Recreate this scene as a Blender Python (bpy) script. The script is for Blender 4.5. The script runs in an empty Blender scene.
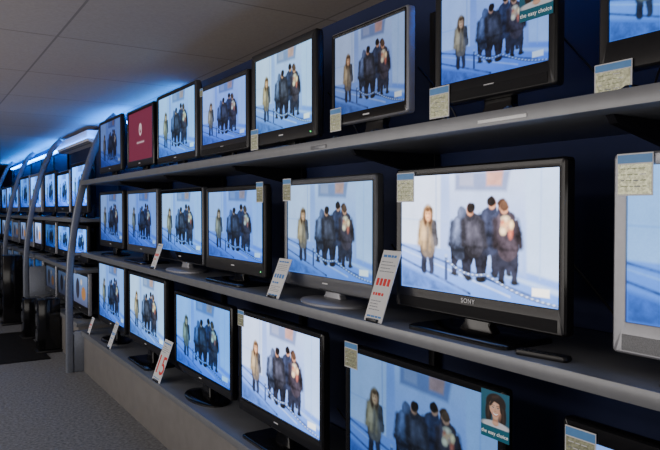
import bpy, bmesh, math, random
import numpy as np
from mathutils import Vector
random.seed(4)
sc = bpy.context.scene
COL = sc.collection

# ---------------------------------------------------------------- materials
def mat(name, base, rough=0.5, metal=0.0, noise=0.0, nscale=40.0, bump=0.0, emis=None, estr=0.0, coat=0.0, spec=0.5):
    m = bpy.data.materials.new(name); m.use_nodes = True
    nt = m.node_tree; b = nt.nodes["Principled BSDF"]
    b.inputs["Base Color"].default_value = (*base, 1)
    b.inputs["Roughness"].default_value = rough
    b.inputs["Metallic"].default_value = metal
    b.inputs["Coat Weight"].default_value = coat
    b.inputs["Specular IOR Level"].default_value = spec
    if emis:
        b.inputs["Emission Color"].default_value = (*emis, 1)
        b.inputs["Emission Strength"].default_value = estr
    if noise > 0 or bump > 0:
        tc = nt.nodes.new("ShaderNodeTexCoord")
        n = nt.nodes.new("ShaderNodeTexNoise"); n.inputs["Scale"].default_value = nscale
        n.inputs["Detail"].default_value = 6
        nt.links.new(tc.outputs["Object"], n.inputs["Vector"])
        if noise > 0:
            r = nt.nodes.new("ShaderNodeValToRGB")
            r.color_ramp.elements[0].position = 0.3; r.color_ramp.elements[1].position = 0.7
            r.color_ramp.elements[0].color = (*[c*(1-noise) for c in base], 1)
            r.color_ramp.elements[1].color = (*[min(1, c*(1+noise)) for c in base], 1)
            nt.links.new(n.outputs["Fac"], r.inputs["Fac"])
            nt.links.new(r.outputs["Color"], b.inputs["Base Color"])
        if bump > 0:
            bp = nt.nodes.new("ShaderNodeBump"); bp.inputs["Strength"].default_value = bump
            bp.inputs["Distance"].default_value = 0.01
            nt.links.new(n.outputs["Fac"], bp.inputs["Height"])
            nt.links.new(bp.outputs["Normal"], b.inputs["Normal"])
    return m

M = {}
M['gloss'] = mat('glossy_black_plastic', (0.006,0.006,0.007), 0.12, noise=0.1, spec=0.5)
M['black'] = mat('black_plastic', (0.011,0.011,0.013), 0.34, noise=0.15, spec=0.4)
M['char'] = mat('charcoal_plastic', (0.018,0.018,0.021), 0.28, noise=0.1, spec=0.45)
M['silver'] = mat('silver_plastic', (0.36,0.37,0.41), 0.38, 0.4, noise=0.05)
M['dsilver'] = mat('dark_silver_plastic', (0.10,0.105,0.12), 0.30, 0.5, noise=0.05)
M['grille'] = mat('speaker_grille_cloth', (0.010,0.010,0.012), 0.7, noise=0.4, nscale=500, bump=0.4, spec=0.3)
M['sgrille'] = mat('grey_speaker_grille', (0.26,0.27,0.29), 0.6, 0.2, noise=0.3, nscale=500, bump=0.4)
M['shelf'] = mat('grey_laminate', (0.15,0.16,0.18), 0.34, noise=0.08, nscale=12)
M['rail'] = mat('grey_shelf_edge', (0.21,0.22,0.24), 0.33, 0.25, noise=0.06, nscale=15)
M['strip'] = mat('label_strip_highlight', (0.9,0.92,0.95), 0.2, noise=0.05, nscale=60)
M['plinth'] = mat('grey_plinth_laminate', (0.175,0.165,0.16), 0.5, noise=0.1, nscale=10)
M['metal'] = mat('silver_grey_paint', (0.20,0.22,0.27), 0.35, 0.5, noise=0.08)
M['bracket'] = mat('black_bracket', (0.012,0.012,0.015), 0.4, 0.3, noise=0.1)
M['white'] = mat('white_card', (0.72,0.73,0.75), 0.5, noise=0.03)
M['cream'] = mat('silvery_yellow_card', (0.50,0.52,0.36), 0.25, 0.45, noise=0.45, nscale=110)
M['blue'] = mat('blue_print', (0.08,0.25,0.62), 0.55, noise=0.05)
M['lblue'] = mat('header_blue_print', (0.10,0.30,0.66), 0.4, noise=0.05)
M['red'] = mat('red_print', (0.75,0.03,0.03), 0.55, noise=0.05)
M['ink'] = mat('dark_ink', (0.20,0.23,0.28), 0.6, noise=0.05)
M['green'] = mat('olive_print', (0.36,0.42,0.24), 0.5, noise=0.05)
M['logo'] = mat('glowing_silver_lettering', (0.7,0.7,0.72), 0.4, 0.2, noise=0.02, emis=(0.8,0.8,0.85), estr=0.05)  # faint added glow brightens the brand lettering
M['wtext'] = mat('glowing_white_lettering', (0.9,0.9,0.9), 0.5, noise=0.02, emis=(0.8,0.9,0.9), estr=0.3)  # sticker lettering is lifted by a slight added glow
M['led'] = mat('green_indicator', (0.1,0.8,0.2), 0.4, noise=0.02, emis=(0.1,1,0.25), estr=2.0)
M['neon'] = mat('blue_neon', (0.1,0.35,1.0), 0.4, noise=0.02, emis=(0.0,0.24,1.0), estr=40.0)
M['neon2'] = mat('dim_blue_neon', (0.05,0.2,0.8), 0.4, noise=0.02, emis=(0.0,0.16,1.0), estr=12.0)
M['rubber'] = mat('rubber_mat', (0.012,0.012,0.014), 0.85, noise=0.3, nscale=150, bump=0.3, spec=0.2)
M['acwhite'] = mat('offwhite_casing', (0.80,0.79,0.77), 0.5, noise=0.03)
M['wall'] = mat('navy_wall_paint', (0.010,0.020,0.085), 0.75, noise=0.12, nscale=5)
M['wallg'] = mat('grey_wall_paint', (0.3,0.28,0.265), 0.8, noise=0.06, nscale=5)
M['box'] = mat('dark_carton', (0.035,0.035,0.045), 0.6, noise=0.3, nscale=12)

def ceiling_mat():
    m = bpy.data.materials.new('ceiling_tiles'); m.use_nodes = True
    nt = m.node_tree; b = nt.nodes["Principled BSDF"]; b.inputs["Roughness"].default_value = 0.85
    b.inputs["Specular IOR Level"].default_value = 0.15
    tc = nt.nodes.new("ShaderNodeTexCoord"); mp = nt.nodes.new("ShaderNodeMapping")
    mp.inputs["Location"].default_value = (0.2, 0.1, 0)
    br = nt.nodes.new("ShaderNodeTexBrick"); br.offset = 0.0; br.squash = 1.0
    br.inputs["Scale"].default_value = 1.0
    br.inputs["Brick Width"].default_value = 1.2; br.inputs["Row Height"].default_value = 1.2
    br.inputs["Mortar Size"].default_value = 0.008
    br.inputs["Mortar Smooth"].default_value = 0.3
    br.inputs["Color1"].default_value = (0.43,0.385,0.35,1); br.inputs["Color2"].default_value = (0.47,0.42,0.385,1)
    br.inputs["Mortar"].default_value = (0.27,0.245,0.23,1)
    n = nt.nodes.new("ShaderNodeTexNoise"); n.inputs["Scale"].default_value = 60; n.inputs["Detail"].default_value = 5
    mx = nt.nodes.new("ShaderNodeMix"); mx.data_type='RGBA'; mx.blend_type='MULTIPLY'; mx.inputs["Factor"].default_value=0.25
    nt.links.new(tc.outputs["Object"], mp.inputs["Vector"]); nt.links.new(mp.outputs["Vector"], br.inputs["Vector"])
    nt.links.new(tc.outputs["Object"], n.inputs["Vector"])
    nt.links.new(br.outputs["Color"], mx.inputs["A"]); nt.links.new(n.outputs["Fac"], mx.inputs["B"])
    nt.links.new(mx.outputs["Result"], b.inputs["Base Color"])
    return m

def picture_mat(name, strength, as_screen=True):
    m = bpy.data.materials.new(name); m.use_nodes = True
    nt = m.node_tree; b = nt.nodes["Principled BSDF"]
    at = nt.nodes.new("ShaderNodeAttribute"); at.attribute_name = "picture"
    if as_screen:
        oi = nt.nodes.new("ShaderNodeObjectInfo")
        mx = nt.nodes.new("ShaderNodeMix"); mx.data_type='RGBA'; mx.blend_type='MULTIPLY'; mx.inputs["Factor"].default_value=1
        nt.links.new(at.outputs["Color"], mx.inputs["A"]); nt.links.new(oi.outputs["Color"], mx.inputs["B"])
        b.inputs["Base Color"].default_value = (0.005,0.005,0.006,1); b.inputs["Roughness"].default_value = 0.45
        b.inputs["Specular IOR Level"].default_value = 0.15
        nt.links.new(mx.outputs["Result"], b.inputs["Emission Color"])
        b.inputs["Emission Strength"].default_value = strength
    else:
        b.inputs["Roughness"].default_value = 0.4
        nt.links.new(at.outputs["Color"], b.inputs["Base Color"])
        nt.links.new(at.outputs["Color"], b.inputs["Emission Color"])  # print also emits its own colours
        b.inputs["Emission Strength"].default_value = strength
    return m
M['picture'] = picture_mat('lcd_picture', 1.5)
M['print'] = picture_mat('glowing_sticker_print', 0.35, False)  # added emission keeps the sticker print bright, though it is no lamp

# ---------------------------------------------------------------- helpers
def link(o, parent=None):
    COL.objects.link(o)
    if parent: o.parent = parent
    return o
def tag(o, label, category, group=None, kind=None):
    o["label"] = label
    o["category"] = category
    if group: o["group"] = group
    if kind: o["kind"] = kind
def finish(name, bm, mats, parent=None, loc=(0,0,0), rot=(0,0,0), smooth=True, ang=35):
    me = bpy.data.meshes.new(name)
    bmesh.ops.recalc_face_normals(bm, faces=bm.faces[:])
    bm.to_mesh(me); bm.free()
    if not isinstance(mats, (list, tuple)): mats = [mats]
    for m in mats: me.materials.append(m)
    if smooth:
        for p in me.polygons: p.use_smooth = True
        try: me.set_sharp_from_angle(angle=math.radians(ang))
        except Exception: pass
    o = bpy.data.objects.new(name, me); o.location = loc; o.rotation_euler = rot
    return link(o, parent)
def add_box(bm, x0,x1,y0,y1,z0,z1, bev=0.0, mi=0):
    r = bmesh.ops.create_cube(bm, size=1)
    for v in r['verts']:
        v.co = Vector(((x0+x1)/2+v.co.x*(x1-x0), (y0+y1)/2+v.co.y*(y1-y0), (z0+z1)/2+v.co.z*(z1-z0)))
    fs = set(f for v in r['verts'] for f in v.link_faces)
    for f in fs: f.material_index = mi
    if bev > 0:
        es = list(set(e for v in r['verts'] for e in v.link_edges))
        bmesh.ops.bevel(bm, geom=es, offset=bev, segments=2, affect='EDGES', profile=0.5)
def box(name, dims, m, parent=None, off=(0,0,0), bev=0.003, rot=(0,0,0)):
    x0,x1,y0,y1,z0,z1 = dims
    c = ((x0+x1)/2,(y0+y1)/2,(z0+z1)/2)
    bm = bmesh.new(); add_box(bm, x0-c[0],x1-c[0],y0-c[1],y1-c[1],z0-c[2],z1-c[2], bev)
    return finish(name, bm, m, parent, (c[0]-off[0],c[1]-off[1],c[2]-off[2]), rot)
def empty(name, loc, rotz=0.0):
    e = bpy.data.objects.new(name, None); e.location = loc; e.rotation_euler = (0,0,rotz)
    e.empty_display_size = 0.1
    return link(e)
def rr(cx, cz, hw, hh, r, n=4):
    pts = []
    r = max(min(r, hw*0.99, hh*0.99), 0.0005)
    for k,(sx,sz) in enumerate(((1,1),(-1,1),(-1,-1),(1,-1))):
        for i in range(n+1):
            a = math.radians(90*k + 90*i/n)
            pts.append((cx+sx*(hw-r)+r*math.cos(a), cz+sz*(hh-r)+r*math.sin(a)))
    return pts
def loft(bm, loops, cap0=False, cap1=False, mis=None):
    rings = [[bm.verts.new(p) for p in L] for L in loops]
    n = len(rings[0])
    for k in range(len(rings)-1):
        for i in range(n):
            f = bm.faces.new((rings[k][i], rings[k][(i+1)%n], rings[k+1][(i+1)%n], rings[k+1][i]))
            if mis: f.material_index = mis[k]
    if cap0: bm.faces.new(rings[0])
    if cap1:
        f = bm.faces.new(rings[-1])
        if mis: f.material_index = mis[-1]
def text(name, s, size, m, parent, loc, rot=(math.pi/2,0,0), ext=0.0006, bold=0.0, space=1.0):
    cu = bpy.data.curves.new(name, 'FONT'); cu.body = s; cu.size = size; cu.extrude = ext; cu.offset = bold
    cu.align_x = 'CENTER'; cu.align_y = 'CENTER'; cu.space_character = space
    o = bpy.data.objects.new(name, cu); COL.objects.link(o)
    bpy.context.view_layer.update()
    me = bpy.data.meshes.new_from_object(o)
    bpy.data.objects.remove(o)
    me.materials.clear(); me.materials.append(m)
    t = bpy.data.objects.new(name, me); t.location = loc; t.rotation_euler = rot
    return link(t, parent)

# ---------------------------------------------------------------- painted pictures (stored as mesh colours)
def grid_picture(name, img):
    H, W, _ = img.shape
    xs = np.linspace(-0.5, 0.5, W); zs = np.linspace(-0.5, 0.5, H)
    X, Z = np.meshgrid(xs, zs)
    co = np.stack([X, np.zeros_like(X), Z], -1).reshape(-1,3).astype(np.float32)
    idx = np.arange(W*H).reshape(H, W)
    faces = np.stack([idx[:-1,:-1], idx[:-1,1:], idx[1:,1:], idx[1:,:-1]], -1).reshape(-1,4)
    me = bpy.data.meshes.new(name)
    me.vertices.add(W*H); me.vertices.foreach_set('co', co.ravel())
    nf = len(faces)
    me.loops.add(nf*4); me.loops.foreach_set('vertex_index', faces.ravel().astype(np.int32))
    me.polygons.add(nf); me.polygons.foreach_set('loop_start', (np.arange(nf)*4).astype(np.int32))
    me.polygons.foreach_set('loop_total', np.full(nf,4,dtype=np.int32))
    me.update(calc_edges=True)
    a = me.attributes.new('picture', 'FLOAT_COLOR', 'POINT')
    rgba = np.concatenate([img, np.ones((H,W,1))], -1).astype(np.float32)
    a.data.foreach_set('color', rgba.ravel())
    return me
class Painter:
    def __init__(s, W, H, asp):
        u = np.linspace(0,1,W); v = np.linspace(0,1,H)
        s.u, s.v = np.meshgrid(u, v); s.a = asp; s.x = s.u*asp; s.px = 1.0/H
        s.img = np.zeros((H,W,3)); s.wx=None
    def put(s, al, c):
        al = np.clip(al,0,1)[...,None]; s.img = s.img*(1-al)+np.array(c)*al
    def sdf(s, d, c, soft=1.0):
        if s.wx is not None: d = d + s.wx
        s.put(0.5-d/(s.px*soft*1.4), c)
    def ell(s, u, v, rx, ry, c, soft=1.0):
        x = u*s.a; q = np.sqrt(((s.x-x)/rx)**2+((s.v-v)/ry)**2)
        s.sdf((q-1)*min(rx,ry), c, soft)
    def cap(s, u0,v0,u1,v1,r0,r1,c,soft=1.0):
        ax,ay,bx,by = u0*s.a,v0,u1*s.a,v1
        dx,dy=bx-ax,by-ay; t=np.clip(((s.x-ax)*dx+(s.v-ay)*dy)/(dx*dx+dy*dy+1e-9),0,1)
        d=np.sqrt((s.x-ax-t*dx)**2+(s.v-ay-t*dy)**2)-(r0+(r1-r0)*t)
        s.sdf(d,c,soft)
    def poly(s, pts, c, soft=1.0):
        d=None; n=len(pts)
        for i in range(n):
            x0,y0=pts[i][0]*s.a,pts[i][1]; x1,y1=pts[(i+1)%n][0]*s.a,pts[(i+1)%n][1]
            L=math.hypot(x1-x0,y1-y0)+1e-9
            e=((s.x-x0)*(y1-y0)-(s.v-y0)*(x1-x0))/L
            d=e if d is None else np.maximum(d,e)
        s.sdf(d,c,soft)
def blur(img, n=1):
    for _ in range(n):
        p=np.pad(img,((1,1),(1,1),(0,0)),'edge')
        img=(p[:-2,1:-1]+p[2:,1:-1]+p[1:-1,:-2]+p[1:-1,2:]+2*p[1:-1,1:-1])/6
    return img
def fractal(H,W,rng,cells=(6,12,24,48)):
    out=np.zeros((H,W))
    for i,c in enumerate(cells):
        g=rng.random((c+2,int(c*1.8)+2))
        ys=np.linspace(0,c,H); xs=np.linspace(0,c*1.78,W)
        yi=ys.astype(int); xi=xs.astype(int); fy=(ys-yi)[:,None]; fx=(xs-xi)[None,:]
        xi=np.minimum(xi,g.shape[1]-2)
        a=g[yi][:,xi]; b=g[yi][:,xi+1]; c2=g[yi+1][:,xi]; d=g[yi+1][:,xi+1]
        out+=(a*(1-fy)*(1-fx)+b*(1-fy)*fx+c2*fy*(1-fx)+d*fy*fx-0.5)*(0.6**i)
    return out
def broadcast():
    W,H=368,207
    p = Painter(W,H,16/9)
    rng=np.random.default_rng(2)
    fr=fractal(H,W,rng); fr2=fractal(H,W,rng,(16,32,64))
    v=p.v
    top=np.array((0.24,0.38,1.0)); bot=np.array((0.05,0.16,0.85))
    t=np.clip(v*1.1-0.05,0,1)[...,None]; p.img=bot*(1-t)+top*t
    p.poly([(0,0.40),(0.30,0.37),(0.30,1.0),(0,1.0)], (0.28,0.42,1.0),3)
    p.poly([(0.30,0.37),(0.37,0.36),(0.36,1.0),(0.30,1.0)], (0.15,0.27,0.90),4)
    p.poly([(0.83,0.24),(1,0.19),(1,1),(0.82,1)], (0.22,0.38,1.0),4)
    p.poly([(0.37,0.33),(0.82,0.22),(0.82,0.60),(0.37,0.60)], (0.15,0.28,0.95),10)
    p.cap(0.27,0.35,0.265,1.0,0.004,0.004,(0.12,0.22,0.75),3)
    p.cap(0.90,0.2,0.905,1.0,0.004,0.004,(0.15,0.29,0.88),3)
    p.cap(0.0,0.62,0.35,0.60,0.003,0.003,(0.17,0.30,0.88),3)
    # window frame at the top
    p.poly([(0.40,0.86),(0.72,0.84),(0.74,1.0),(0.40,1.0)], (0.10,0.16,0.50),5)
    p.poly([(0.43,0.90),(0.52,0.89),(0.52,1),(0.43,1)], (0.16,0.22,0.58),4)
    p.poly([(0.60,0.89),(0.69,0.885),(0.70,1),(0.60,1)], (0.26,0.17,0.25),4)
    # ground, kerb and diagonal barrier rails
    p.poly([(0,0.0),(0.50,0.0),(0.0,0.20)], (0.03,0.09,0.50),6)
    p.cap(0.0,0.38,0.90,0.05,0.009,0.011,(0.025,0.06,0.30),2)
    p.cap(0.0,0.34,0.74,0.04,0.006,0.008,(0.18,0.32,0.97),2)
    p.cap(0.0,0.26,0.50,0.02,0.010,0.011,(0.025,0.06,0.30),2)
    p.cap(0.72,0.20,1.0,0.11,0.012,0.02,(0.18,0.34,1.0),4)
    skin=(0.26,0.15,0.15)
    p.wx = fr2*0.014
    def lit(c,k): return tuple(x*k for x in c)
    def man(uc, foot, head, jac, w=0.115, lean=0.0, leg=(0.008,0.011,0.035), hair=(0.007,0.006,0.010), hood=False, turn=0.0, hip=0.44, sleeve=1.0):
        H_=head-foot
        for sg,ex in ((-1,-0.004),(1,0.006)):
            p.cap(uc+sg*0.028,foot+H_*0.47,uc+sg*0.032+ex,foot+0.03,0.060,0.030,leg,2)
            p.ell(uc+sg*0.036+ex,foot+0.015,0.046,0.018,(0.006,0.008,0.018),2)
        p.cap(uc+lean,foot+H_*0.69,uc,foot+H_*hip,w*0.98,w*0.92,jac,2)
        p.ell(uc+lean,foot+H_*0.765,w*0.86,0.060,jac,2)
        for sg in (-1,1):
            p.cap(uc+lean+sg*w*0.52,foot+H_*0.74,uc+sg*w*0.60,foot+H_*0.46,0.034,0.028,lit(jac,0.55*sleeve),5)
        p.cap(uc+lean-0.028,foot+H_*0.78,uc-0.032,foot+H_*0.54,0.020,0.014,lit(jac,1.9),8)
        p.cap(uc+lean+0.020,foot+H_*0.74,uc+0.018,foot+H_*0.60,0.010,0.008,lit(jac,1.6),7)
        p.cap(uc-w*0.42,foot+H_*(hip-0.03),uc+w*0.42,foot+H_*(hip-0.03),0.010,0.010,lit(jac,0.4),4)
        hx=uc+lean*1.5+turn*0.01
        if hood:
            p.ell(hx,foot+H_*0.89,0.056,H_*0.105,lit(jac,0.85),2); p.ell(hx-0.012,foot+H_*0.92,0.022,H_*0.05,lit(jac,1.7),7)
        else:
            p.ell(hx,foot+H_*0.835,0.050,0.040,lit(jac,0.8),2)
            p.ell(hx,foot+H_*0.912,0.041,H_*0.075,skin,2)
            p.ell(hx-turn*0.005,foot+H_*0.935,0.043,H_*0.064,hair,2)
    man(0.695,0.19,0.79,(0.014,0.019,0.07),0.100,0.0,hair=(0.02,0.012,0.012))
    man(0.432,0.15,0.735,(0.030,0.048,0.15),0.108,0.010,hood=True,hip=0.40)
    man(0.618,0.17,0.805,(0.011,0.017,0.060),0.110,0.004,turn=1,hip=0.42)
    man(0.524,0.13,0.755,(0.018,0.022,0.055),0.114,-0.010,turn=-1,hip=0.46)
    man(0.728,0.13,0.775,(0.020,0.019,0.045),0.116,-0.014,hair=(0.035,0.022,0.022),hip=0.44)
    for (a,b,c,d,e) in ((0.722,0.58,0.060,0.045,(0.36,0.25,0.22)),(0.700,0.54,0.032,0.03,(0.48,0.46,0.50)),(0.742,0.52,0.022,0.04,(0.26,0.08,0.08)),(0.715,0.63,0.036,0.018,(0.44,0.44,0.50)),(0.746,0.59,0.022,0.03,(0.58,0.52,0.46)),(0.698,0.60,0.015,0.02,(0.22,0.07,0.07)),(0.725,0.565,0.015,0.02,(0.04,0.04,0.10))):
        p.ell(a,b,c,d,e,4)
    # hooded woman facing out
    for sg in (-1,1): p.cap(0.205+sg*0.024,0.40,0.207+sg*0.028,0.17,0.052,0.032,(0.010,0.015,0.05),3)
    p.cap(0.205,0.57,0.207,0.38,0.086,0.104,(0.055,0.055,0.08),3)
    p.cap(0.162,0.580,0.146,0.41,0.040,0.034,(0.17,0.145,0.13),5)
    p.cap(0.250,0.580,0.266,0.41,0.036,0.030,(0.028,0.034,0.07),3)
    p.cap(0.180,0.59,0.178,0.38,0.022,0.024,(0.24,0.205,0.185),8)
    p.cap(0.222,0.59,0.220,0.36,0.012,0.014,(0.12,0.105,0.10),6)
    p.ell(0.205,0.655,0.072,0.094,(0.14,0.115,0.11),3)
    p.wx = None
    p.ell(0.188,0.632,0.027,0.080,(0.05,0.03,0.027),3); p.ell(0.224,0.632,0.027,0.080,(0.03,0.02,0.02),3)
    p.ell(0.206,0.657,0.034,0.053,(0.46,0.30,0.25),3)
    p.ell(0.206,0.702,0.040,0.022,(0.04,0.025,0.02),3)
    p.ell(0.198,0.667,0.008,0.006,(0.08,0.05,0.05),2); p.ell(0.215,0.667,0.008,0.006,(0.08,0.05,0.05),2)
    p.ell(0.207,0.632,0.013,0.005,(0.25,0.09,0.09),2); p.ell(0.222,0.648,0.012,0.03,(0.28,0.16,0.15),4)
    dark=np.clip((0.75-p.img.sum(-1))/0.3,0,1)[...,None]
    p.img=p.img*(dark*np.clip(1+1.4*fr+1.1*fr2,0.3,2.6)[...,None]+(1-dark)*(1+0.12*fr)[...,None])
    p.img=blur(p.img,1)
    # bollards and chain running down to the lower corner
    def bol(u0,v0,h): p.cap(u0,v0,u0,v0+h,0.018,0.015,(0.02,0.04,0.18),2); p.ell(u0,v0+h+0.012,0.021,0.016,(0.16,0.28,0.85),2)
    def chain(u0,v0,u1,v1,sag,n):
        for k in range(n):
            f=k/(n-1); uu=u0+(u1-u0)*f; vv=v0+(v1-v0)*f-sag*math.sin(f*math.pi)
            p.ell(uu+0.002,vv-0.006,0.014,0.010,(0.03,0.06,0.26),1.5)
            p.ell(uu,vv,0.012,0.006 if k%2 else 0.009,(0.26,0.40,0.95) if k%2 else (0.06,0.12,0.45),1.5)
    bol(0.34,0.12,0.18); chain(0.34,0.28,0.60,0.19,0.05,20); chain(0.60,0.19,1.0,0.02,0.035,30)
    # pale channel block in the lower corner
    p.poly([(0.86,0.07),(0.95,0.07),(0.95,0.13),(0.86,0.13)], (0.48,0.60,1.0),2)
    n=rng.normal(0,1,(H,W)); n=(n+np.roll(n,1,0)+np.roll(n,1,1))/3
    p.img=np.clip(p.img*(1+0.04*n[...,None]),0.003,2)
    return p.img
PIC = grid_picture('broadcast_picture', broadcast())
def magenta():
    bg=(0.12,0.014,0.036)
    p=Painter(96,54,16/9); p.img[:]=bg
    w=(0.60,0.48,0.52)
    p.ell(0.5,0.62,0.10,0.12,w); p.ell(0.5,0.62,0.07,0.085,bg); p.ell(0.5,0.65,0.03,0.05,w)
    for k in range(7): p.cap(0.36+k*0.045,0.36,0.375+k*0.045,0.36,0.012,0.012,w)
    return p.img
PICM = grid_picture('menu_picture', magenta())
PIC.materials.append(M['picture']); PICM.materials.append(M['picture'])
def mixed():
    p=Painter(96,54,16/9); t=p.v[...,None]
    p.img=np.array((0.12,0.14,0.28))*(1-t)+np.array((0.25,0.45,0.95))*t
    p.ell(0.3,0.5,0.22,0.35,(0.04,0.04,0.07)); p.ell(0.7,0.4,0.25,0.22,(0.50,0.25,0.10)); p.ell(0.55,0.75,0.1,0.1,(0.8,0.75,0.7))
    return p.img
PICW = grid_picture('mixed_picture', mixed()); PICW.materials.append(M['picture'])
def promo():
    p=Painter(120,162,120/162)
    t=p.v[...,None]; p.img=np.array((0.006,0.07,0.12))*(1-t)+np.array((0.012,0.10,0.17))*t
    hair=(0.012,0.007,0.006); hl=(0.06,0.035,0.026); skin=(0.60,0.36,0.25); sh=(0.40,0.21,0.14)
    p.ell(0.53,0.76,0.26,0.20,hair,3); p.ell(0.76,0.52,0.10,0.26,hair,3); p.ell(0.27,0.54,0.085,0.24,hair,3)
    p.ell(0.52,0.29,0.36,0.09,(0.50,0.54,0.60),3); p.cap(0.52,0.46,0.52,0.36,0.065,0.075,sh,3)
    p.ell(0.52,0.34,0.085,0.04,skin,4)
    p.ell(0.52,0.67,0.160,0.150,skin,3); p.cap(0.52,0.60,0.52,0.50,0.150,0.080,skin,3)
    p.ell(0.655,0.60,0.035,0.11,(0.48,0.26,0.18),9); p.ell(0.45,0.72,0.065,0.050,(0.68,0.44,0.33),10)
    p.ell(0.41,0.595,0.036,0.030,(0.66,0.38,0.28),8); p.ell(0.62,0.595,0.034,0.030,(0.60,0.32,0.23),8)
    p.cap(0.33,0.70,0.45,0.83,0.026,0.042,hair,3); p.cap(0.45,0.84,0.69,0.79,0.046,0.042,hair,3); p.cap(0.69,0.79,0.725,0.60,0.038,0.028,hair,3)
    p.cap(0.42,0.87,0.60,0.91,0.010,0.012,hl,8); p.cap(0.78,0.66,0.80,0.42,0.009,0.011,hl,8); p.cap(0.27,0.66,0.26,0.46,0.009,0.011,hl,8)
    for ux in (0.435,0.605):
        p.ell(ux,0.660,0.030,0.011,(0.72,0.68,0.66),2); p.ell(ux+0.002,0.660,0.014,0.012,(0.02,0.01,0.01),1.5)
        p.cap(ux-0.040,0.669,ux+0.040,0.671,0.006,0.004,hair,1.5)
        p.cap(ux-0.050,0.705,ux+0.048,0.709,0.006,0.004,hair,2)
    p.cap(0.515,0.65,0.508,0.600,0.006,0.012,(0.54,0.31,0.22),6)
    p.ell(0.495,0.590,0.007,0.004,(0.25,0.11,0.09),2); p.ell(0.535,0.590,0.007,0.004,(0.25,0.11,0.09),2)
    for k in range(21):
        f=k/20*2-1; vv=0.520+0.026*f*f
        p.ell(0.52+0.105*f,vv-0.004,0.009,0.018*(1-0.75*f*f)+0.003,(0.48,0.12,0.11),2)
    for k in range(19):
        f=k/18*2-1; vv=0.523+0.022*f*f
        p.ell(0.52+0.085*f,vv,0.008,0.012*(1-0.7*f*f)+0.001,(0.88,0.86,0.84),1.5)
    p.poly([(0,0),(1,0),(1,0.25),(0,0.25)],(0.002,0.09,0.14))
    return p.img
PICP = grid_picture('promotion_print', promo()); PICP.materials.append(M['print'])

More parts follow.
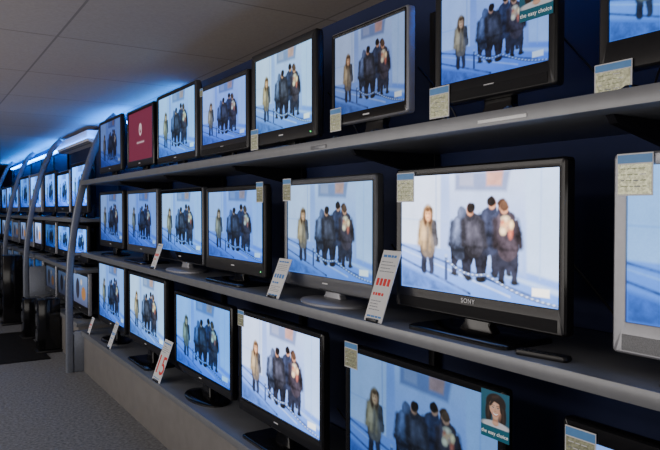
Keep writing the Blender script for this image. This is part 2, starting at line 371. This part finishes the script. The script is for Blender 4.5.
# ---------------------------------------------------------------- televisions
R90 = -math.pi/2
def make_tv(yf, yn, zs, zb, zt, X=1.58, body='gloss', rim=None, bs=0.03, bt=0.03, bb=0.06, foot='oval',
            footm='gloss', pic=None, tint=(1,1,1), label='', group='', grille=None, brand=None, depth=0.10, yaw=0.0, led=False):
    W = yf-yn; h = zt-zb
    e = empty('television', (X, (yf+yn)/2, zs), R90+yaw)
    tag(e, label, 'television', group)
    cz = (zb+zt)/2 - zs; hw, hh = W/2, h/2
    iw = hw-bs; ih = (h-bt-bb)/2; icz = cz+(bb-bt)/2
    def L(cx,z,a,b,r,y): return [(q[0],y,q[1]) for q in rr(cx,z,a,b,r)]
    loops = [L(0,icz,iw,ih,0.002,0.010), L(0,icz,iw,ih,0.002,0.001), L(0,icz,iw+0.003,ih+0.003,0.003,-0.001),
             L(0,cz,hw-0.007,hh-0.007,0.008,-0.001), L(0,cz,hw-0.002,hh-0.002,0.011,0.003), L(0,cz,hw,hh,0.013,0.008),
             L(0,cz,hw,hh,0.013,0.034), L(0,cz,hw-0.012,hh-0.012,0.02,0.046),
             L(0,cz-0.01,hw*0.80,hh*0.78,0.03,depth*0.75), L(0,cz-0.01,hw*0.72,hh*0.68,0.03,depth)]
    bm = bmesh.new()
    loft(bm, loops, cap1=True, mis=[0,0,0,1,1,1,0,0,0,0])
    finish('housing', bm, [M[body], M[rim or body]], e)
    s = bpy.data.objects.new('screen', pic or PIC); s.location = (0,0.007,icz); s.scale = (2*iw+0.002,1,2*ih+0.002)
    s.color = (*tint,1); link(s, e)
    zb_ = zb-zs
    st_h = 0.016
    if foot == 'oval':
        fw, fd = min(0.24, W*0.27), 0.125
        def E(a,b,z): return [(a*math.cos(t*math.tau/48), 0.045+b*math.sin(t*math.tau/48), z) for t in range(48)]
        bm = bmesh.new(); loft(bm,[E(fw,fd,0),E(fw,fd,st_h*0.5),E(fw*0.97,fd*0.95,st_h*0.8),E(fw*0.6,fd*0.6,st_h*1.3),E(fw*0.3,fd*0.3,st_h*1.5)],True,True)
    elif foot == 'rect':
        fw, fd = min(0.26, W*0.30), 0.12
        def Q(a,b,z,r): return [(q[0],0.04+q[1],z) for q in rr(0,0,a,b,r)]
        bm = bmesh.new(); loft(bm,[Q(fw,fd,0,0.03),Q(fw,fd,st_h*0.7,0.03),Q(fw-0.006,fd-0.006,st_h,0.03)],True,True)
    else:
        fw, fd = W*0.26, 0.12
        bm = bmesh.new()
        for sx in (-1,1):
            def P(k,z,g): 
                cx=sx*fw*(0.55+0.45*k)
                return [(cx+q[0],0.04+q[1],z) for q in rr(0,0,0.022-g,fd*(0.95)-g,0.015)]
            loft(bm,[P(1,0,0),P(1,0.012,0),P(1,0.02,0.008)],True,True)
        add_box(bm,-fw,fw,0.03,0.065,0.004,0.022,0.004)
    st = finish('stand', bm, M[footm], e)
    def N(a,b,z): return [(q[0],0.055+q[1],z) for q in rr(0,0,a,b,0.008)]
    bm = bmesh.new(); loft(bm,[N(0.085,0.022,st_h*0.6),N(0.06,0.018,zb_*0.6+0.005),N(0.065,0.014,zb_+0.04)],True,True)
    finish('neck', bm, M[footm], st)
    if grille:
        box('speaker_grille', (-hw+0.03,hw-0.03,-0.003,0.004, zb_+0.010, zb_+bb-0.032), M[grille], e, bev=0.0015)
    else:
        box('control_strip', (-0.05,0.05,-0.0025,0.004, zb_+0.006, zb_+0.011), M['char'], e, bev=0.001)
    if brand:
        text('brand_lettering', brand, 0.022, M['logo'], e, (0,-0.0025, zb_+bb-0.018), space=1.15)
    else:
        bm = bmesh.new(); add_box(bm,-0.022,0.022,-0.003,0.002,zb_+bb*0.55-0.003,zb_+bb*0.55+0.003,0.001)
        finish('badge', bm, M['logo'] if body!='silver' else M['dsilver'], e)
    if led:
        bm=bmesh.new(); bmesh.ops.create_uvsphere(bm,u_segments=10,v_segments=6,radius=0.003)
        finish('indicator_light', bm, M['led'], e, (hw-0.05,-0.002,zb_+bb*0.4))
    return e

ZT, ZM, ZB = 1.943, 1.224, 0.415
GT, GM, GB = 'televisions on the top shelf','televisions on the middle shelf','televisions on the bottom shelf'
make_tv(6.645,5.86,ZT,2.005,2.51,body='black',label='black flat television showing a street broadcast, beside the rack pole',group=GT,tint=(0.25,0.30,0.35))
make_tv(5.667,4.95,ZT,2.00,2.49,body='gloss',pic=PICM,label='black flat television showing a maroon menu screen',group=GT,tint=(1,1,1))
make_tv(4.863,4.06,ZT,1.995,2.505,body='gloss',rim='dsilver',bb=0.05,foot='rect',label='glossy black television with thin silver-edged bezel showing a bluish broadcast',group=GT,tint=(0.9,1.4,1.1))
make_tv(3.995,3.28,ZT,1.99,2.435,body='char',bs=0.035,bb=0.075,grille='grille',label='charcoal television with speaker bar beneath its screen',group=GT,tint=(0.8,0.95,0.95))
make_tv(3.24,2.56,ZT,1.99,2.49,body='black',bs=0.045,bt=0.04,bb=0.07,foot='rect',label='thick-framed matt black television showing a pale broadcast',group=GT,tint=(1.5,1.65,1.0),led=True)
make_tv(2.435,1.905,ZT,2.02,2.425,body='gloss',rim='silver',bs=0.022,bt=0.02,bb=0.045,foot='arch',label='black television with a silver outer rim on splayed feet',group=GT,tint=(0.8,0.72,0.50))
make_tv(1.758,1.235,ZT,2.015,2.425,body='black',bs=0.03,bt=0.035,bb=0.075,grille='grille',foot='arch',label='small black television with speaker bar and promotional sticker',group=GT,tint=(0.8,0.9,0.8))
make_tv(1.10,0.56,ZT,2.015,2.43,body='black',bs=0.03,bb=0.085,foot='arch',label='small black television beside a paper price ticket',group=GT,tint=(0.8,1.2,1.0))
make_tv(6.66,5.82,ZM,1.30,1.825,body='black',label='black television next to the end pole of the rack',group=GM,tint=(0.45,0.6,0.6))
make_tv(5.69,4.87,ZM,1.30,1.815,body='dsilver',foot='rect',label='dark silver television on a low rectangular foot',group=GM,tint=(0.45,0.7,0.8))
make_tv(4.80,3.95,ZM,1.29,1.80,body='gloss',rim='dsilver',bb=0.07,footm='silver',label='glossy black television on a silver oval foot',group=GM,tint=(0.9,1.3,1.05))
make_tv(3.90,3.08,ZM,1.285,1.79,body='black',bs=0.035,bb=0.08,foot='rect',label='black television with deep lower bezel and ticket on its corner',group=GM,tint=(0.7,1.05,1.0),led=True)
make_tv(2.872,2.10,ZM,1.28,1.80,body='dsilver',bs=0.03,bb=0.065,footm='silver',label='dark silver television on a silver oval foot',group=GM,tint=(1.3,1.4,0.95))
make_tv(1.975,1.195,ZM,1.28,1.805,body='char',rim='gloss',bs=0.028,bt=0.03,bb=0.080,foot='rect',grille='grille',brand='SONY',label='large charcoal television with speaker bar and very bright picture',group=GM,tint=(4.2,3.2,1.8))
make_tv(1.05,0.22,ZM,1.27,1.80,body='silver',bs=0.038,bt=0.035,bb=0.085,grille='sgrille',foot='rect',footm='dsilver',label='silver-framed television with grey speaker bar',group=GM,tint=(0.9,1.3,1.1))
make_tv(6.74,5.78,ZB,0.545,1.15,body='black',label='black television at the end of the bottom shelf',group=GB,tint=(0.7,1.0,0.9))
make_tv(5.66,4.70,ZB,0.54,1.13,body='black',foot='rect',label='black television showing a pale blue broadcast',group=GB,tint=(1.5,1.7,1.1))
make_tv(4.50,3.51,ZB,0.52,1.08,body='gloss',bs=0.032,bb=0.06,foot='oval',label='glossy black widescreen television on an oval foot',group=GB,tint=(0.5,1.05,1.1))
make_tv(3.415,2.505,ZB,0.505,1.085,body='gloss',bs=0.032,bb=0.075,foot='rect',label='large glossy black television with bright picture',group=GB,tint=(2.9,2.4,1.5))
make_tv(2.325,1.42,ZB,0.50,1.075,body='gloss',bs=0.032,bb=0.07,foot='rect',label='glossy black television with a portrait promotional sticker',group=GB,tint=(0.45,0.60,0.52))
make_tv(1.205,0.30,ZB,0.48,1.055,body='gloss',bs=0.035,bt=0.05,bb=0.08,foot='rect',label='glossy black television with wide top bezel',group=GB,tint=(0.6,0.85,0.9))

# ---------------------------------------------------------------- display racks
def sweep(bm, path, wy, wt, y):
    loops=[]
    for i,(x,z) in enumerate(path):
        a=path[max(i-1,0)]; b=path[min(i+1,len(path)-1)]
        tx,tz=b[0]-a[0],b[1]-a[1]; L=math.hypot(tx,tz); nx,nz=tz/L,-tx/L
        prof=rr(0,0,wt/2,wy/2,min(wt,wy)*0.2,3)
        loops.append([(x+nx*q[0], y+q[1], z+nz*q[0]) for q in prof])
    loft(bm,loops,True,True)
def smooth_path(pts, n=6):
    out=[]
    P=[pts[0]]+pts+[pts[-1]]
    for i in range(1,len(P)-2):
        for k in range(n):
            t=k/n
            out.append(tuple(0.5*((2*P[i][j])+(-P[i-1][j]+P[i+1][j])*t+(2*P[i-1][j]-5*P[i][j]+4*P[i+1][j]-P[i+2][j])*t*t+(-P[i-1][j]+3*P[i][j]-3*P[i+1][j]+P[i+2][j])*t**3) for j in (0,1)))
    out.append(pts[-1]); return out
POLE = smooth_path([(1.345,0.0),(1.345,0.5),(1.35,0.95),(1.385,1.35),(1.46,1.78),(1.57,2.18),(1.70,2.50),(1.82,2.64)])
def rack(y0, y1, levels, label, plinth=True, group=None, poles=(1,), step=1.2, wallx=2.04, main=False):
    o = (1.75,(y0+y1)/2,0)
    e = empty('display_rack', o); tag(e,label,'display rack',group)
    for z in levels:
        sh=box('shelf',(1.463,wallx-0.01,y0,y1,z-0.038,z),M['shelf'],e,o,0.002)
        so=(sh.location.x+o[0],sh.location.y+o[1],sh.location.z+o[2])
        box('edge_strip',(1.455,1.4625,y0,y1,z-0.042,z+0.002),M['rail'],sh,so,0.002)
        if main and z>1.9:
            box('label_holder',(1.451,1.4555,1.235,1.42,z-0.032,z-0.022),M['strip'],sh,so,0.001)  # near-white strip paints the bright highlight on the shelf edge
            box('label_holder',(1.451,1.4555,2.28,2.40,z-0.034,z-0.020),M['rail'],sh,so,0.001)
        y=y0+0.45
        while y<y1:
            if z>0.6:
                bm=bmesh.new()
                v=[(1.56,z-0.04),(wallx-0.012,z-0.04),(wallx-0.012,z-0.15),(1.96,z-0.14),(1.58,z-0.062)]
                a=[bm.verts.new((q[0]-o[0],y-0.012-o[1],q[1])) for q in v]; b=[bm.verts.new((q[0]-o[0],y+0.012-o[1],q[1])) for q in v]
                bm.faces.new(a); bm.faces.new(b[::-1])
                for i in range(5): bm.faces.new((a[i],a[(i+1)%5],b[(i+1)%5],b[i]))
                finish('bracket',bm,M['bracket'],e,smooth=False)
            y+=step
    y=y0+0.45
    while y<y1:
        box('upright',(wallx-0.03,wallx-0.001,y-0.02,y+0.02,0,2.55),M['bracket'],e,o,0.002); y+=step
    if plinth:
        box('plinth',(1.475,1.95,y0+0.003,y1-0.003,0,levels[-1]-0.0385),M['plinth'],e,o,0.002)
    for k in poles:
        yy=y1 if k else y0
        bm=bmesh.new(); sweep(bm,[(x-o[0],z) for x,z in POLE],0.06,0.070,yy+0.04-o[1])
        finish('curved_pole',bm,M['metal'],e)
        box('end_panel',(1.385,1.93,yy+0.012,yy+0.055,0,0.42 if main else 0.86),M['metal'],e,o,0.006)
        for z in levels:
            px = np.interp(z-0.02,[q[1] for q in POLE],[q[0] for q in POLE])
            box('pole_arm',(px,1.62,yy+0.012,yy+0.05,z-0.036,z-0.006),M['metal'],e,o,0.003)
    return e
rack(-0.6,6.92,[ZT,ZM,ZB],'long grey three-tier shelving with plain plinth holding televisions',main=True)
ZA=[1.56,1.02,0.46]
GR='further display racks along the aisle'
segs=[(7.15,9.85),(10.0,12.25),(12.4,14.9),(15.05,17.6)]
rnd=random.Random(11)
for i,(a,b) in enumerate(segs):
    rack(a,b,ZA,'grey display rack with curved end pole and lit televisions',group=GR)
    for li,z in enumerate(ZA):
        n = (3,3,3)[li] if i%2==0 else (2,3,3)[li]
        w=(b-a)/n
        for k in range(n):
            yc=b-w*(k+0.5)+rnd.uniform(-0.02,0.02); hwid=w*0.5-rnd.uniform(0.03,0.07)
            if li==0: hwid=min(hwid,0.56)
            hh=min((0.64,0.43,0.46)[li], 2*hwid*0.62+0.06)*rnd.uniform(0.88,1.0)
            pc=PICW if (li>0 and rnd.random()<0.5) else PIC
            br=rnd.choice((0.3,0.7,1.3,1.8)) if li==1 else (rnd.choice((0.15,0.3,0.7)) if li==2 else rnd.choice((0.9,1.5,2.2)))
            silver = rnd.random()<0.3
            make_tv(yc+hwid,yc-hwid,z,z+0.06,z+0.06+hh,body='silver' if silver else 'black',rim='silver' if rnd.random()<0.4 else None,pic=pc,bs=0.045,bt=0.045,bb=0.08,
                    label='silver flat television on a distant display rack' if silver else 'black flat television on a distant display rack',
                    group='televisions on the further racks',tint=(0.30*br,0.85*br,1.1*br) if pc is PIC else (0.8*br,0.78*br,0.75*br))

# ---------------------------------------------------------------- tickets, cards and stickers
def ticket(yc, zc, X=1.574, w=0.10, h=0.11, yaw=0.0, roll=0.0, label='small silvery-yellow price ticket with blue header on a television corner'):
    bm=bmesh.new(); add_box(bm,-w/2,w/2,-0.001,0.001,-h/2,h/2,0,0)
    add_box(bm,-w*0.46,w*0.46,-0.0016,-0.0008,-h*0.46,h*0.24,0,1)
    add_box(bm,-w*0.48,w*0.48,-0.0016,-0.0008,h*0.27,h*0.47,0,2)
    for k in range(4):
        zz=h*(0.14-0.14*k); x=-w*0.38
        while x<w*0.24:
            l=w*random.uniform(0.08,0.2)
            add_box(bm,x,min(x+l,w*0.40),-0.0021,-0.0015,zz-h*0.012,zz+h*0.012,0,random.choice((0,3,3,4)))
            x+=l+w*0.05
    o=finish('price_ticket',bm,[M['white'],M['cream'],M['lblue'],M['green'],M['ink']],None,(X,yc,zc),(0,roll,R90+yaw),smooth=False)
    tag(o,label,'price ticket','paper price tickets on the televisions')
    return o
ticket(1.91,1.735); ticket(0.985,1.742); ticket(1.05,1.998,h=0.09,w=0.11); ticket(1.725,2.03); ticket(2.39,2.045,w=0.085,h=0.10)
ticket(3.19,2.03,w=0.085); ticket(2.83,1.75,w=0.08); ticket(3.13,1.745,w=0.08); ticket(3.37,1.035,w=0.08,h=0.09)
ticket(2.27,1.03,w=0.095,h=0.11); ticket(1.14,0.975,w=0.10,h=0.12); ticket(3.95,2.40,w=0.05,h=0.05)

def card(yc, zs, h=0.28, w=0.10, lean=20, style='red', txt=None, label='', yaw=0.0):
    e=empty('price_card',(1.472,yc,zs),R90+yaw); tag(e,label,'price card','tall price cards on the shelf edge')
    bm=bmesh.new(); add_box(bm,-w/2,w/2,-0.0015,0.0015,0,h,0,0)
    c1=1 if style=='red' else 2
    def row(zz,hh,c,wmin,wmax,gap,end=0.40):
        x=-w*0.40
        while x<w*end-w*wmin:
            l=w*random.uniform(wmin,wmax)
            add_box(bm,x,min(x+l,w*end),-0.0024,-0.0012,h*zz,h*(zz+hh),0,c); x+=l+w*gap
    row(0.90,0.035,2,0.10,0.2,0.04)
    for k in range(4): row(0.83-0.045*k,0.010,3,0.04,0.14,0.03,random.uniform(0.1,0.4))
    if not txt:
        row(0.50,0.10,c1,0.12,0.15,0.07,0.36)
        row(0.36,0.04,c1,0.08,0.16,0.05,0.2)
        for k in range(4): row(0.28-0.04*k,0.010,3,0.04,0.12,0.03,random.uniform(0.0,0.4))
    row(0.06,0.025,2,0.10,0.2,0.04)
    b=finish('card',bm,[M['white'],M['red'],M['blue'],M['ink']],e,(0,0.004,0),(math.radians(-lean),0,0),smooth=False)
    if txt:
        text('printed_price',txt,w*1.10,M['red'],b,(-w*0.02,-0.002,h*0.37),bold=0.0008,space=1.05)
    box('foot_clip',(-w*0.3,w*0.3,-0.006,0.02,0,0.012),M['char'],e,bev=0.002)
    return e
card(1.985,ZM,0.285,0.11,20,'red',None,'tall white price card with red print leaning on shelf edge')
card(2.80,ZM,0.20,0.125,22,'blue',None,'white price card with blue print leaning back')
card(4.66,ZM,0.19,0.10,20,'red',None,'small white price card with red figures')
card(4.60,ZB,0.30,0.17,20,'red','15','tall white price card printed with a red number')
card(5.93,ZB,0.24,0.11,20,'blue',None,'white price card with blue header beside a television')
card(6.72,ZB,0.17,0.09,18,'red',None,'small white price card at the end of the shelf')

def sticker(yc,zc,w,h,X=1.5745):
    e=empty('promotional_sticker',(X,yc,zc),R90)
    tag(e,'teal promotional sticker with smiling dark-haired woman, on television bezel','sticker')
    s=bpy.data.objects.new('portrait_print',PICP); s.scale=(w,1,h); link(s,e)
    bm=bmesh.new(); add_box(bm,-w/2,w/2,0.0006,0.002,-h/2,h/2); finish('backing',bm,M['bracket'],e,smooth=False)
    text('sticker_lettering','the easy choice',w*0.142,M['wtext'],e,(0,-0.0012,-h*0.5+h*0.12),ext=0.0004,space=1.06)
sticker(1.458,0.988,0.120,0.155); sticker(1.306,2.292,0.125,0.14)

# remote control
e=empty('remote_control',(1.53,1.235,ZM),math.radians(-80)); tag(e,'slim black remote control lying on grey shelf','remote control')
bm=bmesh.new()
def RQ(a,b,z,r): return [(q[0],q[1],z) for q in rr(0,0,a,b,r)]
loft(bm,[RQ(0.080,0.020,0,0.012),RQ(0.083,0.022,0.007,0.012),RQ(0.080,0.020,0.015,0.012)],True,True); finish('body',bm,M['black'],e)
for i in range(6):
    for j in range(2):
        bm=bmesh.new(); add_box(bm,-0.003,0.003,-0.003,0.003,0,0.002,0.0008); finish('button',bm,M['char'],e,(-0.06+i*0.02,-0.008+j*0.016,0.0148))

# power cables
def cable(pts,label='thin black power cable drooping behind a television'):
    cu=bpy.data.curves.new('power_cable','CURVE'); cu.dimensions='3D'; cu.bevel_depth=0.004; cu.bevel_resolution=3
    sp=cu.splines.new('BEZIER'); sp.bezier_points.add(len(pts)-1)
    for b,p in zip(sp.bezier_points,pts): b.co=p; b.handle_left_type=b.handle_right_type='AUTO'
    t=bpy.data.objects.new('tmp',cu); COL.objects.link(t); bpy.context.view_layer.update()
    me=bpy.data.meshes.new_from_object(t); bpy.data.objects.remove(t)
    me.materials.clear(); me.materials.append(M['bracket'])
    o=bpy.data.objects.new('power_cable',me); link(o); tag(o,label,'cable','power cables behind the televisions')
for yc,zt in ((1.12,1.224),(2.0,1.224),(2.98,1.224),(1.30,0.415),(2.42,0.415),(1.17,1.943),(1.83,1.943),(2.5,1.943)):
    cable([(1.72,yc+0.18,zt+0.28),(1.80,yc+0.08,zt+0.12),(1.86,yc+0.02,zt+0.006),(1.93,yc-0.05,zt+0.16),(2.03,yc-0.06,zt+0.42)])

# ---------------------------------------------------------------- floor items
bm=bmesh.new(); add_box(bm,-0.57,0.57,-0.95,0.95,0,0.012,0.004)
for i in range(28):
    y=-0.9+i*0.066; add_box(bm,-0.54,0.54,y-0.012,y+0.012,0.011,0.015,0)
o=finish('floor_mat',bm,M['rubber'],None,(0.72,8.65,0.0)); tag(o,'dark ribbed rubber mat lying on grey carpet','mat')
def speaker(x,y,h,w,d,label):
    e=empty('floor_speaker',(x,y,0),R90); tag(e,label,'speaker')
    bm=bmesh.new(); add_box(bm,-w/2,w/2,0,d,0.03,h,0.012); finish('cabinet',bm,M['gloss'],e)
    bm=bmesh.new(); add_box(bm,-w/2-0.02,w/2+0.02,-0.02,d+0.02,0,0.03,0.006); finish('base_plate',bm,M['black'],e)
    for zz,r in ((h-0.10,0.04),(h-0.24,0.07),(h-0.42,0.07)):
        if zz-r<0.05: continue
        bm=bmesh.new()
        def C(rad,yy): return [(rad*math.cos(t*math.tau/32),yy,zz+rad*math.sin(t*math.tau/32)) for t in range(32)]
        loft(bm,[C(r,0.0),C(r,-0.006),C(r*0.88,-0.008),C(r*0.4,0.008),C(r*0.35,-0.002),C(r*0.1,-0.006)],False,True); finish('driver',bm,[M['dsilver']],e)
speaker(1.22,8.15,0.62,0.22,0.24,'black floor speaker with round drivers beside curved pole')
speaker(1.10,10.4,1.0,0.24,0.26,'tall black tower speaker standing on the carpet')
speaker(1.20,9.15,0.52,0.26,0.22,'squat black floor speaker standing against the rack')
def tvstand(x,y,w,label):
    e=empty('media_stand',(x,y,0),R90); tag(e,label,'media stand','black glass media stands')
    for z in (0.06,0.32,0.60):
        bm=bmesh.new(); add_box(bm,-w/2,w/2,-0.2,0.2,z-0.012,z,0.003); finish('glass_shelf',bm,M['gloss'],e)
    for sx in (-1,1):
        for sy in (-1,1):
            bm=bmesh.new(); add_box(bm,-0.018,0.018,-0.018,0.018,0,0.60,0.004); finish('leg',bm,M['black'],e,(sx*(w/2-0.05),sy*0.16,0))
    bm=bmesh.new(); add_box(bm,-0.10,0.10,-0.02,0.02,0.6,1.1,0.005); finish('spine',bm,M['black'],e,(0,0.17,0))
    bm=bmesh.new(); add_box(bm,-w/2+0.03,w/2-0.03,-0.008,0.008,0.05,0.59,0.002); finish('back_panel',bm,M['black'],e,(0,0.19,0))
SP=((1.02,11.6),(1.02,13.1),(1.0,14.8))
for x,y in SP: tvstand(x,y,1.1,'black glass media stand on carpet')
for x,y in SP:
    e=empty('media_player',(x-0.02,y,0.32),R90); tag(e,'slim silver media player on black glass stand','media player','media players on the stands')
    bm=bmesh.new(); add_box(bm,-0.21,0.21,-0.14,0.14,0.004,0.06,0.004); finish('casing',bm,M['dsilver'],e)
    bm=bmesh.new(); add_box(bm,-0.08,0.08,-0.143,-0.139,0.02,0.045,0.001); finish('display_window',bm,M['gloss'],e)
    bm=bmesh.new(); add_box(bm,-0.20,0.20,-0.13,0.13,0,0.005,0); finish('foot',bm,M['black'],e)

# wall air conditioner
e=empty('air_conditioner',(2.05,9.5,2.50),R90); tag(e,'off-white wall air conditioner with louvres near ceiling','air conditioner')
bm=bmesh.new()
prof=[(-0.001,0),(-0.10,0.0),(-0.16,0.02),(-0.18,0.06),(-0.18,0.15),(-0.001,0.16)]
A=[bm.verts.new((-1.0,q[0],q[1])) for q in prof]; B=[bm.verts.new((1.0,q[0],q[1])) for q in prof]
bm.faces.new(A); bm.faces.new(B[::-1])
for i in range(6): bm.faces.new((A[i],A[(i+1)%6],B[(i+1)%6],B[i]))
finish('casing',bm,M['acwhite'],e,smooth=False)
for k in range(2):
    bm=bmesh.new(); add_box(bm,-0.95,0.95,-0.006,0.0,-0.012,0.012,0.002); finish('louvre',bm,M['rail'],e,(0,-0.125-0.03*k,0.004+0.012*k),(math.radians(70),0,0))

# ---------------------------------------------------------------- neon tubes
def tube(y0,y1,z,m,label,x=1.99):
    e=empty('neon_tube',(x,(y0+y1)/2,z)); tag(e,label,'light','blue neon tubes along the wall')
    bm=bmesh.new(); bmesh.ops.create_cone(bm,cap_ends=True,segments=16,radius1=0.014,radius2=0.014,depth=y1-y0)
    finish('tube',bm,m,e,(0,0,0),(math.pi/2,0,0))
    bm=bmesh.new(); add_box(bm,0.03,0.058,-(y1-y0)/2,(y1-y0)/2,-0.03,0.03,0.003); finish('batten',bm,M['acwhite'],e)
    for s in (-1,1):
        bm=bmesh.new(); add_box(bm,-0.018,0.04,-0.02,0.02,-0.02,0.02,0.003); finish('end_cap',bm,M['acwhite'],e,(0,s*((y1-y0)/2-0.02),0))
for y in (5.3,6.85,10.6,12.15,13.7,15.25):
    tube(y,y+1.45,2.60,M['neon'],'glowing blue neon tube fixed high on the navy wall')
tube(0.8,2.1,2.62,M['neon2'],'dimly glowing blue neon tube above the televisions')

# ---------------------------------------------------------------- room
CZ=2.72
def room(name,dims,m):
    o=box(name,dims,m,bev=0); o["kind"]="structure"; return o
room('floor',(-5,2.15,-4,20,-0.05,0.0),mat('grey_carpet', (0.175,0.178,0.19), 0.95, noise=0.35, nscale=42, bump=0.5, spec=0.1))
room('ceiling',(-5,2.15,-4,20,CZ,CZ+0.05),ceiling_mat())
room('wall_right',(2.05,2.15,-4,20,0,CZ),M['wall'])
room('wall_left',(-5.1,-5.0,-4,20,0,CZ),M['wallg'])
room('wall_back',(-5,2.15,20,20.1,0,CZ),M['wallg'])
room('wall_front',(-5,2.15,-4.1,-4,0,CZ),M['wallg'])

# ---------------------------------------------------------------- lights
def area(name,loc,rot,sx,sy,pw,c):
    l=bpy.data.lights.new(name,'AREA'); l.shape='RECTANGLE'; l.size=sx; l.size_y=sy; l.energy=pw; l.color=c
    o=bpy.data.objects.new(name,l); o.location=loc; o.rotation_euler=rot; link(o); return o
area('added_left_fill',(-4.8,4,1.4),(0,math.radians(-90),0),2.0,11,185,(1.0,0.94,0.88))  # added fill along the left wall, where no window is built
area('added_rear_fill',(-1.5,-3.8,1.5),(math.radians(90),0,0),5,2.0,50,(1.0,0.95,0.9))  # added fill from behind the camera, not a real opening
area('ceiling_light',(-2.2,7,2.68),(0,0,0),0.5,8,85,(1.0,0.97,0.93))
area('added_ceiling_fill',(-2.8,5,0.9),(math.radians(180),0,0),1.5,11,165,(1.0,0.88,0.78))  # added upward fill to brighten the ceiling, no fitting behind it
area('added_neon_boost',(1.90,11.8,2.55),(0,math.radians(180),0),0.15,10,75,(0.0,0.20,1.0))  # added lamp strengthening the blue neon glow on the ceiling
w=bpy.data.worlds.new('world'); sc.world=w; w.use_nodes=True
w.node_tree.nodes['Background'].inputs[0].default_value=(0.5,0.55,0.7,1); w.node_tree.nodes['Background'].inputs[1].default_value=0.05

# ---------------------------------------------------------------- camera
cam=bpy.data.cameras.new('camera'); cam.lens=35.45; cam.sensor_width=36
co=bpy.data.objects.new('camera',cam); co.location=(0,0,1.65)
co.rotation_euler=(math.radians(90-1.32),0,-math.radians(32.87)); link(co); sc.camera=co
